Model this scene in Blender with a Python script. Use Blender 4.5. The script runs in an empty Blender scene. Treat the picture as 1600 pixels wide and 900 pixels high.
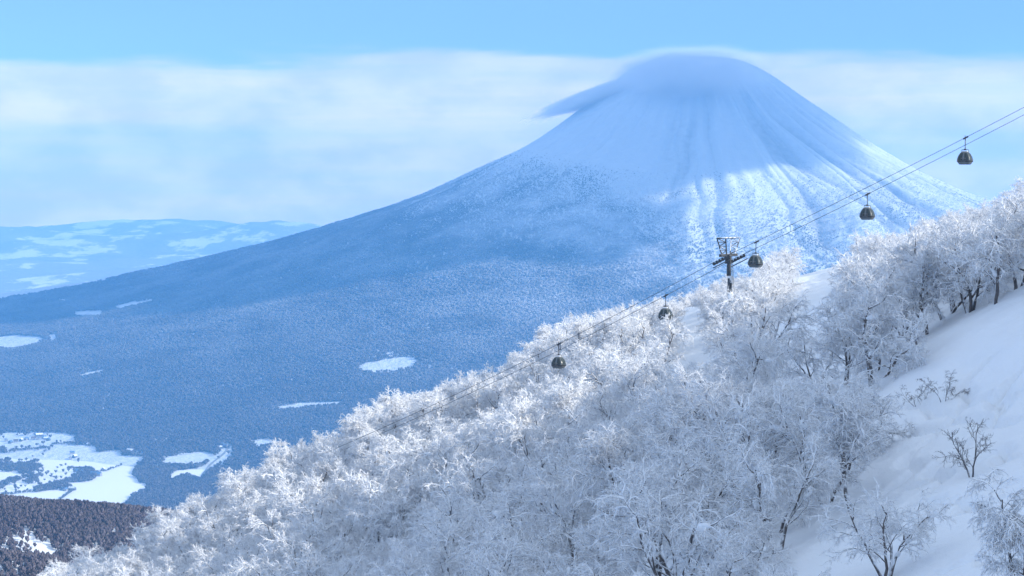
import bpy, bmesh, math, random
import numpy as np
from mathutils import Vector, Matrix
R = math.radians
rng = np.random.default_rng(7); random.seed(7)
scene = bpy.context.scene
C = scene.collection

# ------------------------------------------------------------------ camera
CAM_H = 870.0                      # metres above the valley floor
F = 3384.0                         # focal length in pixels of the 1600 px wide photograph
PITCH = math.atan(130 / F)
cam_d = bpy.data.cameras.new('camera'); cam = bpy.data.objects.new('camera', cam_d); C.objects.link(cam)
cam.location = (0, 0, CAM_H); cam.rotation_euler = (R(90) - PITCH, 0, 0)
cam_d.sensor_width = 36; cam_d.lens = F / 1600 * 36; cam_d.clip_start = 0.5; cam_d.clip_end = 200000
scene.camera = cam

# ------------------------------------------------------------------ sky, sun, exposure
SUN_EL, SUN_AZ = R(27), R(108)     # azimuth clockwise from the view direction (+Y)
SUN = Vector((math.sin(SUN_AZ) * math.cos(SUN_EL), math.cos(SUN_AZ) * math.cos(SUN_EL), math.sin(SUN_EL)))
world = bpy.data.worlds.new('World'); scene.world = world; world.use_nodes = True
nt = world.node_tree; nt.nodes.clear()
def N(t, typ, **kw):
    n = t.nodes.new(typ)
    for k, v in kw.items():
        if k.startswith('i_'):
            key = k[2:]; key = int(key) if key.isdigit() else key
            n.inputs[key].default_value = v
        else: setattr(n, k, v)
    return n
def math_n(t, op, a, b=None, clamp=False):
    n = N(t, 'ShaderNodeMath', operation=op, use_clamp=clamp)
    for i, v in enumerate((a, b)):
        if v is None: continue
        if isinstance(v, (int, float)): n.inputs[i].default_value = v
        else: t.links.new(v, n.inputs[i])
    return n.outputs[0]
def ramp(t, fac, stops, interp='LINEAR'):
    n = N(t, 'ShaderNodeValToRGB'); cr = n.color_ramp; cr.interpolation = interp
    while len(cr.elements) < len(stops): cr.elements.new(0.5)
    for e, (p, c) in zip(cr.elements, stops):
        e.position = p; e.color = (c, c, c, 1) if isinstance(c, (int, float)) else (*c, 1)
    t.links.new(fac, n.inputs[0]); return n.outputs[0]
def mrange(t, v, a, b, c=0.0, d=1.0, smooth=True):
    n = N(t, 'ShaderNodeMapRange', interpolation_type='SMOOTHSTEP' if smooth else 'LINEAR')
    n.inputs[1].default_value = a; n.inputs[2].default_value = b; n.inputs[3].default_value = c; n.inputs[4].default_value = d
    t.links.new(v, n.inputs[0]); return n.outputs[0]
def mixc(t, fac, a, b):
    n = N(t, 'ShaderNodeMix', data_type='RGBA')
    for i, v in ((0, fac), (6, a), (7, b)):
        if isinstance(v, (int, float)): n.inputs[i].default_value = v
        elif isinstance(v, tuple): n.inputs[i].default_value = (*v, 1)
        else: t.links.new(v, n.inputs[i])
    return n.outputs[2]
SKY_STRENGTH = 0.085
sky = N(nt, 'ShaderNodeTexSky', sky_type='NISHITA', sun_disc=False, sun_elevation=SUN_EL, sun_rotation=SUN_AZ,
        altitude=1100, air_density=0.5, dust_density=0.0, ozone_density=2.0)
tc = N(nt, 'ShaderNodeTexCoord')
sep = N(nt, 'ShaderNodeSeparateXYZ'); nt.links.new(tc.outputs['Generated'], sep.inputs[0])
def sky_noise(sx, sz, scale, detail, off):
    m = N(nt, 'ShaderNodeMapping'); m.inputs['Scale'].default_value = (sx, sx, sz); m.inputs['Location'].default_value = off
    nt.links.new(tc.outputs['Generated'], m.inputs[0])
    n = N(nt, 'ShaderNodeTexNoise', i_Scale=scale, i_Detail=detail, i_Roughness=0.55); nt.links.new(m.outputs[0], n.inputs[0])
    return n.outputs[0]
band = sky_noise(1.0, 7.0, 3.2, 5, (0.30, 0.0, 0.40))          # long flat cloud banks low over the horizon
puff = sky_noise(1.0, 2.2, 22.0, 6, (0.1, 0.2, 0.0))           # small heaps in the distance
edge = math_n(nt, 'ADD', sep.outputs[2], math_n(nt, 'MULTIPLY', math_n(nt, 'SUBTRACT', band, 0.5), 0.10))
bank = mrange(nt, edge, 0.066, 0.054)
streak = sky_noise(1.0, 16.0, 5.0, 5, (0.7, 0.1, 0.2))
bank = math_n(nt, 'MULTIPLY', bank, mrange(nt, streak, 0.30, 0.62, 0.72, 1.0))
heap = math_n(nt, 'MULTIPLY', mrange(nt, puff, 0.52, 0.68), mrange(nt, sep.outputs[2], 0.032, 0.012))
veil = sky_noise(1.0, 1.6, 2.6, 6, (0.5, 0.3, 0.9))            # bright thin cloud over the rest of the sky
veil = math_n(nt, 'MULTIPLY', mrange(nt, veil, 0.30, 0.62, 0.25, 1.0), mrange(nt, sep.outputs[2], 0.085, 0.22))
cl = math_n(nt, 'MAXIMUM', math_n(nt, 'MAXIMUM', math_n(nt, 'MULTIPLY', bank, mrange(nt, sep.outputs[2], 0.075, 0.03, 0.35, 1.0)), math_n(nt, 'MULTIPLY', heap, 1.0)), veil, clamp=True)
ccol = mixc(nt, mrange(nt, sep.outputs[2], 0.07, 0.2), (11.2, 8.4, 8.0), (4.7, 5.6, 6.9))     # greyer towards the horizon
lump = N(nt, 'ShaderNodeMix', data_type='RGBA', blend_type='MULTIPLY'); lump.inputs[0].default_value = 1.0      # uneven, heaped cloud
nt.links.new(ccol, lump.inputs[6]); nt.links.new(mrange(nt, puff, 0.35, 0.68, 0.80, 1.14), lump.inputs[7])
skyc = mixc(nt, cl, sky.outputs[0], lump.outputs[2])
bg = N(nt, 'ShaderNodeBackground', i_Strength=SKY_STRENGTH); nt.links.new(skyc, bg.inputs[0])
wo = N(nt, 'ShaderNodeOutputWorld'); nt.links.new(bg.outputs[0], wo.inputs[0])

sun_d = bpy.data.lights.new('sun', 'SUN'); sun_d.energy = 2.8; sun_d.angle = R(1.0); sun_d.color = (1.0, 0.95, 0.87)
sun = bpy.data.objects.new('sun', sun_d); C.objects.link(sun); sun.location = (300, -100, 1500)
sun.rotation_euler = (-SUN).to_track_quat('-Z', 'Y').to_euler()
vs = scene.view_settings; vs.view_transform = 'Standard'; vs.look = 'None'; vs.gamma = 1; vs.exposure = 1.06
scene.cycles.volume_bounces = 3; scene.cycles.diffuse_bounces = 8

# ------------------------------------------------------------------ helpers
def tag(o, label=None, cat=None, group=None, kind=None):
    for k, v in (('label', label), ('category', cat), ('group', group), ('kind', kind)):
        if v: o[k] = v
    return o
def link(name, data, mat=None, parent=None):
    o = bpy.data.objects.new(name, data); C.objects.link(o)
    if mat and data and not data.materials: data.materials.append(mat)
    if parent: o.parent = parent
    return o
def mesh(name, v, f, smooth=True):
    v = np.asarray(v, np.float32); me = bpy.data.meshes.new(name)
    if isinstance(f, np.ndarray):
        k = f.shape[1]; n = len(f)
        me.vertices.add(len(v)); me.vertices.foreach_set('co', v.ravel())
        me.loops.add(n * k); me.loops.foreach_set('vertex_index', f.astype(np.int32).ravel())
        me.polygons.add(n); me.polygons.foreach_set('loop_start', np.arange(0, n * k, k, dtype=np.int32))
        me.update(calc_edges=True); me.validate()
    else:
        me.from_pydata([tuple(map(float, p)) for p in v], [], f); me.update()
    if smooth: me.polygons.foreach_set('use_smooth', np.ones(len(me.polygons), bool))
    return me
def grid_faces(nr, nc, wrap=False):
    i = np.arange(nr - 1)[:, None]; j = np.arange(nc if wrap else nc - 1)[None, :]; j2 = (j + 1) % nc
    return np.stack([i * nc + j, i * nc + j2, (i + 1) * nc + j2, (i + 1) * nc + j], -1).reshape(-1, 4)
_T = np.random.default_rng(3).random((256, 256))
def vnoise(x, y, s=0):
    x = np.asarray(x, float) + s * 17.31; y = np.asarray(y, float) + s * 9.77
    xi = np.floor(x).astype(int); yi = np.floor(y).astype(int); u = x - xi; v = y - yi
    u = u * u * (3 - 2 * u); v = v * v * (3 - 2 * v); a = xi & 255; b = yi & 255; a1 = (xi + 1) & 255; b1 = (yi + 1) & 255
    return (_T[a, b] * (1 - u) + _T[a1, b] * u) * (1 - v) + (_T[a, b1] * (1 - u) + _T[a1, b1] * u) * v
def fbm(x, y, oct=4, s=0):
    t = 0; a = 0.5; n = 0
    for k in range(oct): t = t + a * vnoise(np.asarray(x) * 2 ** k, np.asarray(y) * 2 ** k, s + k); n += a; a *= 0.5
    return t / n
def sstep(a, b, x):
    t = np.clip((np.asarray(x, float) - a) / (b - a), 0, 1); return t * t * (3 - 2 * t)
cp, sp = math.cos(PITCH), math.sin(PITCH)
def ray(px, py):                     # a pixel gives a direction; dir.y = 1
    u = (np.asarray(px, float) - 800) / F; w = (450 - np.asarray(py, float)) / F
    y = cp + w * sp; z = -sp + w * cp
    return u / y, z / y
def project(x, y, z):
    dz = z - CAM_H; d = y * cp - dz * sp; w = y * sp + dz * cp
    return 800 + F * x / d, 450 - F * w / d
def hit(px, py, hfun, d0, d1, step):  # first point where the ray meets the ground
    ux, uz = ray(px, py); d = np.arange(d0, d1, step); z = CAM_H + uz * d; g = hfun(ux * d, d)
    k = np.nonzero(z <= g)[0]
    if not len(k): return None
    D = d[k[0]]; return np.array([ux * D, D, float(g[k[0]])])
def inpoly(x, y, poly):
    x = np.asarray(x, float); y = np.asarray(y, float); r = np.zeros(x.shape, bool); n = len(poly)
    for i in range(n):
        x0, y0 = poly[i]; x1, y1 = poly[(i + 1) % n]
        if y0 == y1: continue
        c = ((y0 > y) != (y1 > y)) & (x < (x1 - x0) * (y - y0) / (y1 - y0) + x0); r ^= c
    return r
# ------------------------------------------------------------------ materials
def material(name, build):
    m = bpy.data.materials.new(name); m.use_nodes = True; t = m.node_tree; b = t.nodes['Principled BSDF']
    build(t, b); return m
def noise(t, scale, detail=4, rough=0.55, co=None, vec=None):
    n = N(t, 'ShaderNodeTexNoise', i_Scale=scale, i_Detail=detail, i_Roughness=rough)
    if vec is None: vec = N(t, 'ShaderNodeNewGeometry').outputs['Position'] if co is None else N(t, 'ShaderNodeTexCoord').outputs[co]
    t.links.new(vec, n.inputs[0]); return n.outputs[0]
def bump(t, b, h, strength, dist):
    n = N(t, 'ShaderNodeBump', i_Strength=strength, i_Distance=dist); t.links.new(h, n.inputs['Height']); t.links.new(n.outputs[0], b.inputs['Normal'])
def m_snow(t, b):
    c = mixc(t, noise(t, 0.15, 5), (0.80, 0.83, 0.86), (0.88, 0.89, 0.91)); t.links.new(c, b.inputs['Base Color'])
    b.inputs['Roughness'].default_value = 0.55
    h = math_n(t, 'ADD', noise(t, 1.3, 5), math_n(t, 'MULTIPLY', noise(t, 9, 3), 0.25)); bump(t, b, h, 0.5, 0.25)
M_SNOW = material('snow', m_snow)
def m_plain(c1, c2, rough=0.6, scale=3.0, metal=0.0):
    def f(t, b):
        t.links.new(mixc(t, noise(t, scale, 4, co='Object'), c1, c2), b.inputs['Base Color'])
        b.inputs['Roughness'].default_value = rough; b.inputs['Metallic'].default_value = metal
    return f
def snow_on_top(dark1, dark2, lo, hi, scale=6.0, amt=0.35, snow=(0.84, 0.86, 0.89)):
    def f(t, b):
        g = N(t, 'ShaderNodeNewGeometry'); s = N(t, 'ShaderNodeSeparateXYZ'); t.links.new(g.outputs['Normal'], s.inputs[0])
        n1 = noise(t, scale, 4, co='Object')
        v = math_n(t, 'ADD', s.outputs[2], math_n(t, 'MULTIPLY', math_n(t, 'SUBTRACT', n1, 0.5), amt * 2))
        t.links.new(mixc(t, mrange(t, v, lo, hi), mixc(t, noise(t, scale * 2, 3, co='Object'), dark1, dark2), snow), b.inputs['Base Color'])
        b.inputs['Roughness'].default_value = 0.7
    return f
M_BARK = material('frosted_bark', snow_on_top((0.045, 0.04, 0.04), (0.16, 0.14, 0.135), 0.0, 0.5, 2.2, 0.75))
M_RIME = material('rime', snow_on_top((0.36, 0.36, 0.38), (0.74, 0.75, 0.77), -0.75, -0.15, 1.6, 0.7, (0.92, 0.93, 0.945)))
M_TWIG = material('bare_twig', snow_on_top((0.05, 0.045, 0.05), (0.13, 0.12, 0.125), 0.35, 0.8, 5, 0.6))
M_STEEL = material('dark_steel', snow_on_top((0.03, 0.035, 0.04), (0.07, 0.075, 0.08), 0.75, 0.95, 3, 0.25))
M_FROST_STEEL = material('frosted_steel', snow_on_top((0.03, 0.035, 0.04), (0.07, 0.075, 0.08), 0.20, 0.45, 1.1, 1.3))
M_ROPE = material('steel_rope', m_plain((0.06, 0.07, 0.08), (0.10, 0.11, 0.12), 0.5, 20))
M_SHELL = material('silver_shell', m_plain((0.10, 0.115, 0.12), (0.16, 0.175, 0.18), 0.35, 4, 0.2))
M_TRIM = material('black_trim', m_plain((0.02, 0.022, 0.024), (0.035, 0.038, 0.04), 0.5, 5))
def m_glass(t, b):
    t.links.new(mixc(t, noise(t, 1.4, 3, co='Object'), (0.025, 0.035, 0.035), (0.06, 0.075, 0.075)), b.inputs['Base Color'])
    b.inputs['Roughness'].default_value = 0.25; b.inputs['Specular IOR Level'].default_value = 0.35
M_GLASS = material('tinted_glass', m_glass)
def m_mtn(t, b):
    c = mixc(t, noise(t, 0.02, 6), (0.60, 0.66, 0.72), (0.73, 0.76, 0.79))  # snow darkened and blued in place of deeper cloud shade
    at_ = N(t, 'ShaderNodeAttribute', attribute_name='ridge')          # gullies painted darker so relief shows without direct sun
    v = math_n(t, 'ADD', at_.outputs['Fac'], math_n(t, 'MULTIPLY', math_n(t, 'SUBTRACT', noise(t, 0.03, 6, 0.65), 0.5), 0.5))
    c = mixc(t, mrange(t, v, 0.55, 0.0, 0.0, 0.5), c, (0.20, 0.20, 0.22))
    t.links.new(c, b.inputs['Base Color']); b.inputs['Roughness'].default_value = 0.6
    bump(t, b, noise(t, 0.035, 7, 0.62), 0.8, 16)
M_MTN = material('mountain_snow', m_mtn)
def m_far(t, b):                      # far country: snowfields among woods coloured paler for extra haze, too far off to tell trees apart
    g = N(t, 'ShaderNodeNewGeometry').outputs['Position']
    mp = N(t, 'ShaderNodeMapping'); mp.inputs['Scale'].default_value = (1, 0.55, 1); t.links.new(g, mp.inputs[0])
    n1 = noise(t, 0.0017, 7, 0.62, vec=mp.outputs[0]); n2 = noise(t, 0.009, 4, 0.6, vec=mp.outputs[0])
    v = math_n(t, 'ADD', n1, math_n(t, 'MULTIPLY', math_n(t, 'SUBTRACT', n2, 0.5), 0.25))
    sy = N(t, 'ShaderNodeSeparateXYZ'); t.links.new(g, sy.inputs[0])
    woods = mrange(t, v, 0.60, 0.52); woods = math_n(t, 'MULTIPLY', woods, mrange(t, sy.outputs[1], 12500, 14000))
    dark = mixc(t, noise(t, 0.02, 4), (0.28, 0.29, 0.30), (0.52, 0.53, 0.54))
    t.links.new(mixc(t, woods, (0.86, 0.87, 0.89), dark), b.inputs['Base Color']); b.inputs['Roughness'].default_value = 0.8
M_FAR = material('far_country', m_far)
def m_wood(lo_h, hi_h, d1, d2, f_lo, f_hi):    # distant bare trees: each tree its own share of rime, more of it higher up
    def f(t, b):
        oi = N(t, 'ShaderNodeObjectInfo'); s = N(t, 'ShaderNodeSeparateXYZ'); t.links.new(oi.outputs['Location'], s.inputs[0])
        base = math_n(t, 'MULTIPLY', mrange(t, s.outputs[2], lo_h, hi_h, f_lo, f_hi, False), mrange(t, s.outputs[0], -900, 900, 0.45, 1.0))   # whitens less towards the left
        stand = noise(t, 0.0035, 5, 0.6, vec=oi.outputs['Location'])
        rnd = math_n(t, 'MULTIPLY', mrange(t, oi.outputs['Random'], 0.0, 1.0, 0.85, 1.15, False), mrange(t, stand, 0.3, 0.7, 0.35, 1.65))
        fr = math_n(t, 'MULTIPLY', base, rnd, clamp=True)
        t.links.new(mixc(t, fr, mixc(t, oi.outputs['Random'], d1, d2), (0.80, 0.82, 0.85)), b.inputs['Base Color'])
        b.inputs['Roughness'].default_value = 0.9
    return f
M_WOOD = material('distant_wood', m_wood(50, 900, (0.075, 0.07, 0.07), (0.13, 0.12, 0.12), 0.065, 0.75))
M_BROWN = material('brown_wood', m_wood(0, 2000, (0.06, 0.042, 0.05), (0.11, 0.08, 0.09), 0.12, 0.14))

# ------------------------------------------------------------------ terrain heights (metres above the valley floor)
MX, MY = (1085 - 800) / F * 11500, 11500.0
PR = np.array([0, 200, 330, 600, 935, 1420, 1850, 2330, 2670, 3000, 3500, 4200, 5000, 6000, 7500, 9500])
PH = np.array([1640, 1655, 1610, 1385, 1160, 935, 785, 650, 570, 496, 420, 330, 245, 150, 35, -90])
_r = np.arange(0, 9500, 10.0); _h = np.interp(_r, PR, PH)
for _ in range(3): _h = np.convolve(np.pad(_h, 8, mode='edge'), np.ones(17) / 17, 'valid')
def h_mtn(x, y, want_g=False):
    dx = np.asarray(x, float) - MX; dy = np.asarray(y, float) - MY; r = np.hypot(dx, dy) + 1e-6
    ca = -dy / r; sa = dx / r; ph = np.arctan2(dx, -dy)       # 0 faces the camera, + to the right
    re = r * (1 + 0.70 * sstep(1300, 4300, r) * np.clip(ca, 0, 1) ** 0.7)
    re = re * (1 + 0.06 * (fbm(ph * 2.0 + 9, r / 2500, 3, 5) - 0.5) * sstep(500, 1500, r))
    h = np.interp(re, _r, _h)
    side = 0.40 + 0.60 * sstep(-0.55, 0.15, sa)
    w = ph + 0.10 * (fbm(r / 420, ph * 3, 3, 21) - 0.5)
    def gully(n, s): return np.abs(2 * fbm(w * n / 6.283 + 50, r / 1500, 2, s) - 1)
    g = gully(44, 31) * 1.0 + gully(100, 41) * 0.45
    amp = 84 * sstep(230, 800, r) * (1 - 0.80 * sstep(1700, 2900, r)) * side
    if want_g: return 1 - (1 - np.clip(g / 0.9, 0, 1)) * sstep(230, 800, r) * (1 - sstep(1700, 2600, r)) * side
    h = h + amp * (g - 0.55) + 26 * (fbm(x / 260 + 7, y / 260, 4, 61) - 0.5) * sstep(300, 1500, r)
    return h
def h_plain(x, y):
    x = np.asarray(x, float); y = np.asarray(y, float); d = np.hypot(x, y)
    h = 14 * (fbm(x / 900, y / 900, 3, 71) - 0.5)
    h = h + sstep(13500, 26500, d) * (590 + 520 * (fbm(x / 2100 + 3, y / 2600, 5, 75) - 0.5)) + 160 * sstep(14500, 18000, d) * (fbm(x / 1900, y / 1900, 4, 77) - 0.45)
    return h
def h_all(x, y): return np.maximum(h_mtn(x, y), h_plain(x, y))

# hillside in front: a smooth surface through points mostly read off the trunks' feet and the lift line (relative to the camera)
CT = np.array([(21.3,135,-19),(15.3,125,-21),(27.5,130,-16.3),(38,170,-7.8),(32.4,180,-11.7),(26.5,230,-16.5),(30,290,-19.5),(45,260,-8),
    (55,230,-3.5),(60,200,1),(0,200,-32.5),(0,250,-31.5),(0,330,-30),(3,390,-30),(-40,330,-49.5),(-40,250,-52),(-75,330,-66),(-75,250,-69),(10,110,-25),
    (30,100,-15),(-20,150,-43),(0,480,-52),(-50,480,-80),(45,480,-35),(25,380,-20),(48,330,-12),(60,300,-6),(-120,330,-88),(-120,480,-120),(-120,200,-90),(-60,120,-64),
    (90,150,18),(150,120,52),(240,80,100),(150,0,65),(240,240,91),(110,260,14),(0,55,-26),(0,0,-2.0),(14,0,4),(-14,0,-9),(0,-40,2),(-100,0,-60),(100,-60,60),(-100,-60,-40),(130,480,-20),(240,480,40)], float)  # unseen ground at right is raised to shade the slope
def _tps(a, b):
    d2 = ((a[:, None, :] - b[None]) ** 2).sum(-1); return 0.5 * d2 * np.log(d2 + 1e-9)
_K = _tps(CT[:, :2] / 100, CT[:, :2] / 100) + np.eye(len(CT)) * 0.004
_P = np.c_[np.ones(len(CT)), CT[:, :2] / 100]
_W = np.linalg.solve(np.block([[_K, _P], [_P.T, np.zeros((3, 3))]]), np.r_[CT[:, 2], 0, 0, 0])
def h_hill(x, y):
    s = np.broadcast(np.asarray(x, float), np.asarray(y, float)).shape
    p = np.stack([np.broadcast_to(x, s).ravel(), np.broadcast_to(y, s).ravel()], -1) / 100.0
    o = np.empty(len(p))
    for i in range(0, len(p), 20000):
        q = p[i:i + 20000]; o[i:i + 20000] = _tps(q, CT[:, :2] / 100) @ _W[:-3] + np.c_[np.ones(len(q)), q] @ _W[-3:]
    x = p[:, 0] * 100; y = p[:, 1] * 100
    o = o + 1.6 * (fbm(x / 14, y / 14, 3, 81) - 0.5) * sstep(60, 110, y)
    far = sstep(430, 520, y); o = o - np.maximum(0, y - 470) * 0.9
    return (o + CAM_H).reshape(s)

# ------------------------------------------------------------------ the setting
az = np.concatenate([np.arange(-180, -24, 6), np.arange(-24, 24, 0.15), np.arange(24, 180, 6)])
dd = np.concatenate([[1, 400, 1000, 2500], np.arange(4500, 9000, 90), np.geomspace(9000, 27500, 200)])
A, D = np.meshgrid(np.radians(az), dd); gx, gy = D * np.sin(A), D * np.cos(A)
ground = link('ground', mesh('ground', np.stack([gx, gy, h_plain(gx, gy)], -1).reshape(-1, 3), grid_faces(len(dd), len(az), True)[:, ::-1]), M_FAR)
tag(ground, 'snow-covered valley floor with distant rolling white hills', 'valley', kind='structure')

ph = np.concatenate([np.linspace(-2.15, 2.15, 1000), np.linspace(2.15, 2 * math.pi - 2.15, 90)[1:-1]])
rr = np.concatenate([[1, 60, 120], np.arange(170, 2100, 8.5), np.geomspace(2100, 8600, 120)])
A, D = np.meshgrid(ph, rr); gx, gy = MX + D * np.sin(A), MY - D * np.cos(A)
gz = np.maximum(h_mtn(gx, gy), -30)
me = mesh('mountain', np.stack([gx, gy, gz], -1).reshape(-1, 3), grid_faces(len(rr), len(ph), True))
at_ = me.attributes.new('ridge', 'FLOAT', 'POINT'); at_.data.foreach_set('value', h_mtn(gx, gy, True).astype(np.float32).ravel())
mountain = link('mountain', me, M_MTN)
tag(mountain, 'tall conical snow-covered volcano with gullied flanks', 'mountain', kind='structure')

xs = np.concatenate([np.arange(-400, -130, 10), np.arange(-130, 4, 1.6), np.arange(4, 60, 0.3), np.arange(60, 130, 2), np.arange(130, 420, 12)])
ys = np.concatenate([np.arange(-120, 95, 5), np.arange(95, 200, 0.3), np.arange(200, 480, 1.6), np.arange(480, 1700, 25)])
gx, gy = np.meshgrid(xs, ys); gz = h_hill(gx, gy)
# old ski tracks: shallow soft-edged grooves pressed into the open run
TRACKS = [[(1600,655),(1500,665),(1420,668),(1360,690)],[(1600,705),(1545,718),(1500,735),(1420,765)],[(1600,745),(1540,765),(1470,785),(1400,800)],
          [(1560,780),(1500,795),(1420,802)],[(1440,700),(1410,745),(1375,785),(1355,805)],[(1485,710),(1460,745),(1435,785)],[(1600,612),(1540,628),(1470,640),(1380,648)],
          [(1545,560),(1500,620),(1470,680)],[(1590,585),(1555,640),(1520,690)],[(1600,860),(1540,872),(1490,888)]]
dep = np.zeros_like(gz)
for tr in TRACKS:
    pts = [hit(px, py, h_hill, 80, 330, 0.5) for px, py in tr]; pts = np.array([p for p in pts if p is not None])
    if len(pts) < 2: continue
    t = np.linspace(0, len(pts) - 1, 160); cx = np.interp(t, range(len(pts)), pts[:, 0]); cy = np.interp(t, range(len(pts)), pts[:, 1])
    cx = cx + 0.9 * np.sin(t * 4.0 + len(tr)); 
    for x0, y0 in zip(cx, cy):
        jx = (xs > x0 - 2) & (xs < x0 + 2); jy = (ys > y0 - 2) & (ys < y0 + 2)
        sub = np.ix_(jy, jx); r2 = (gx[sub] - x0) ** 2 + (gy[sub] - y0) ** 2
        dep[sub] = np.maximum(dep[sub], 0.60 * np.exp(-r2 / 0.16) - 0.24 * np.exp(-(np.sqrt(r2) - 0.95) ** 2 / 0.10))
gz = gz - 1.5 * dep + 0.62 * (fbm(gx / 2.6, gy / 3.4, 3, 91) - 0.5) * sstep(60, 110, gy)
hillside = link('snow_slope', mesh('snow_slope', np.stack([gx, gy, gz], -1).reshape(-1, 3), grid_faces(len(ys), len(xs))), M_SNOW)
tag(hillside, 'steep snow-covered ski slope with faint old tracks', 'slope', kind='structure')

# wooded hill, lower left
def h_knoll(x, y):
    x = np.asarray(x, float); y = np.asarray(y, float)
    z = 594 - 0.00009 * np.maximum(0, x + 480) ** 2 - 0.08 * np.maximum(0, x + 480)
    z = z - 0.75 * np.maximum(0, y - 2010) ** 1.0 * sstep(2010, 2120, y)
    z = z + 46 * np.exp(-((y - 1480) / 90) ** 2) * sstep(-150, -330, x) - 0.5 * np.maximum(0, 1430 - y) + 12 * (fbm(x / 160, y / 160, 3, 95) - 0.5)
    return z - 30 * np.exp(-((y - 1700) / 120) ** 2)
kx = np.arange(-1000, 140, 15.0); ky = np.arange(800, 2800, 15.0); gx, gy = np.meshgrid(kx, ky)
knoll = link('wooded_hill', mesh('wooded_hill', np.stack([gx, gy, h_knoll(gx, gy)], -1).reshape(-1, 3), grid_faces(len(ky), len(kx))), M_SNOW)
tag(knoll, 'low dark brown wooded hill with a snowy clearing', 'hill', kind='structure')

# ------------------------------------------------------------------ distant woods (nobody could count them)
def bare_tree_mesh(name, seed, n=9, wide=0.62):
    g = np.random.default_rng(seed); v = []; f = []
    for k in range(n):
        a = 2 * math.pi * (k + g.random()) / n; sp = wide * (0.35 + 0.65 * g.random()); top = 0.72 + 0.28 * g.random(); b = 0.10 + 0.25 * g.random()
        d = np.array([math.cos(a), math.sin(a), 0]); s = np.array([-d[1], d[0], 0]) * (0.12 + 0.08 * g.random())
        p0 = np.array([0, 0, b]); p1 = d * sp * 0.75 + np.array([0, 0, (b + top) * 0.52]); p2 = d * sp * 0.55 + np.array([0, 0, top])
        i = len(v); v += [p0, p1 - s, p1 + s, p2]; f += [(i, i + 1, i + 2), (i + 1, i + 3, i + 2)]
    i = len(v); v += [(-0.025, 0, 0), (0.025, 0, 0), (0, 0, 0.6)]; f += [(i, i + 1, i + 2)]
    return mesh(name, v, f, False)
def wood(name, label, pts, sizes, mat, seed, kinds=None, nb=9, wide=0.62):
    protos = bpy.data.collections.new(name + '_kinds')
    if kinds is None:
        kinds = [bare_tree_mesh('bare_tree', seed + k, nb, wide) for k in range(3)]
        for me in kinds: me.materials.append(mat)
    for me in kinds: protos.objects.link(bpy.data.objects.new('kind', me))
    me = bpy.data.meshes.new(name); me.vertices.add(len(pts)); me.vertices.foreach_set('co', np.asarray(pts, np.float32).ravel())
    at = me.attributes.new('size', 'FLOAT', 'POINT'); at.data.foreach_set('value', np.asarray(sizes, np.float32))
    o = link(name, me); o.data.materials.append(mat)
    ng = bpy.data.node_groups.new(name, 'GeometryNodeTree')
    ng.interface.new_socket('Geometry', in_out='INPUT', socket_type='NodeSocketGeometry'); ng.interface.new_socket('Geometry', in_out='OUTPUT', socket_type='NodeSocketGeometry')
    gi = ng.nodes.new('NodeGroupInput'); go = ng.nodes.new('NodeGroupOutput'); iop = ng.nodes.new('GeometryNodeInstanceOnPoints')
    ci = ng.nodes.new('GeometryNodeCollectionInfo'); ci.inputs[0].default_value = protos; ci.inputs[1].default_value = True; ci.inputs[2].default_value = True
    na = ng.nodes.new('GeometryNodeInputNamedAttribute'); na.data_type = 'FLOAT'; na.inputs[0].default_value = 'size'
    rv = ng.nodes.new('FunctionNodeRandomValue'); rv.data_type = 'FLOAT_VECTOR'; rv.inputs[0].default_value = (-0.1, -0.1, 0); rv.inputs[1].default_value = (0.1, 0.1, 6.283)
    L = ng.links.new
    L(gi.outputs[0], iop.inputs['Points']); L(ci.outputs[0], iop.inputs['Instance']); iop.inputs['Pick Instance'].default_value = True
    L(rv.outputs[0], iop.inputs['Rotation']); L(na.outputs[0], iop.inputs['Scale']); L(iop.outputs[0], go.inputs[0])
    md = o.modifiers.new('scatter', 'NODES'); md.node_group = ng
    return tag(o, label, 'forest', kind='stuff')

def Zp(pts): return [(x / 3.636, 660 + y / 3.638) for x, y in pts]
CLEARINGS = [Zp([(110,420),(280,385),(420,385),(370,345),(520,335),(560,300),(520,270),(380,265),(430,240),(540,170),(680,160),(700,190),(820,195),(780,250),(750,290),(790,340),(850,370),(760,420),(700,480),(560,475),(440,500),(250,465),(110,455)]),
    Zp([(-40,415),(120,420),(120,455),(-40,450)]), Zp([(920,235),(950,200),(1140,170),(1220,185),(1210,215),(1130,245),(960,245)]),
    Zp([(960,310),(1000,275),(1130,260),(1180,240),(1300,195),(1290,215),(1200,270),(1140,330),(1060,300),(980,330)]), Zp([(1420,105),(1530,95),(1590,130),(1470,140)]),
    Zp([(300,100),(340,70),(440,75),(430,105),(310,110)]), Zp([(180,250),(230,215),(300,140),(480,130),(540,150),(460,210),(330,255)]), Zp([(-40,180),(90,170),(190,190),(150,215),(-40,215)]),
    Zp([(-40,290),(80,285),(180,310),(60,325),(-40,350)]), Zp([(-40,110),(200,65),(290,80),(250,110),(170,150),(-40,150)]),
    [(-20,528),(25,524),(60,526),(72,532),(50,541),(20,546),(-20,543)], [(560,572),(600,562),(640,557),(655,565),(640,577),(600,581),(565,582)], [(425,638),(470,630),(540,627),(530,633),(440,642)],
    [(118,588),(140,582),(168,578),(160,583),(130,590)], [(115,487),(160,485),(158,495),(118,495)], [(172,482),(200,473),(240,467),(238,473),(190,484)], [(65,470),(105,468),(103,472)], [(76,523),(88,524),(88,533),(80,536)]]
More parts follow.
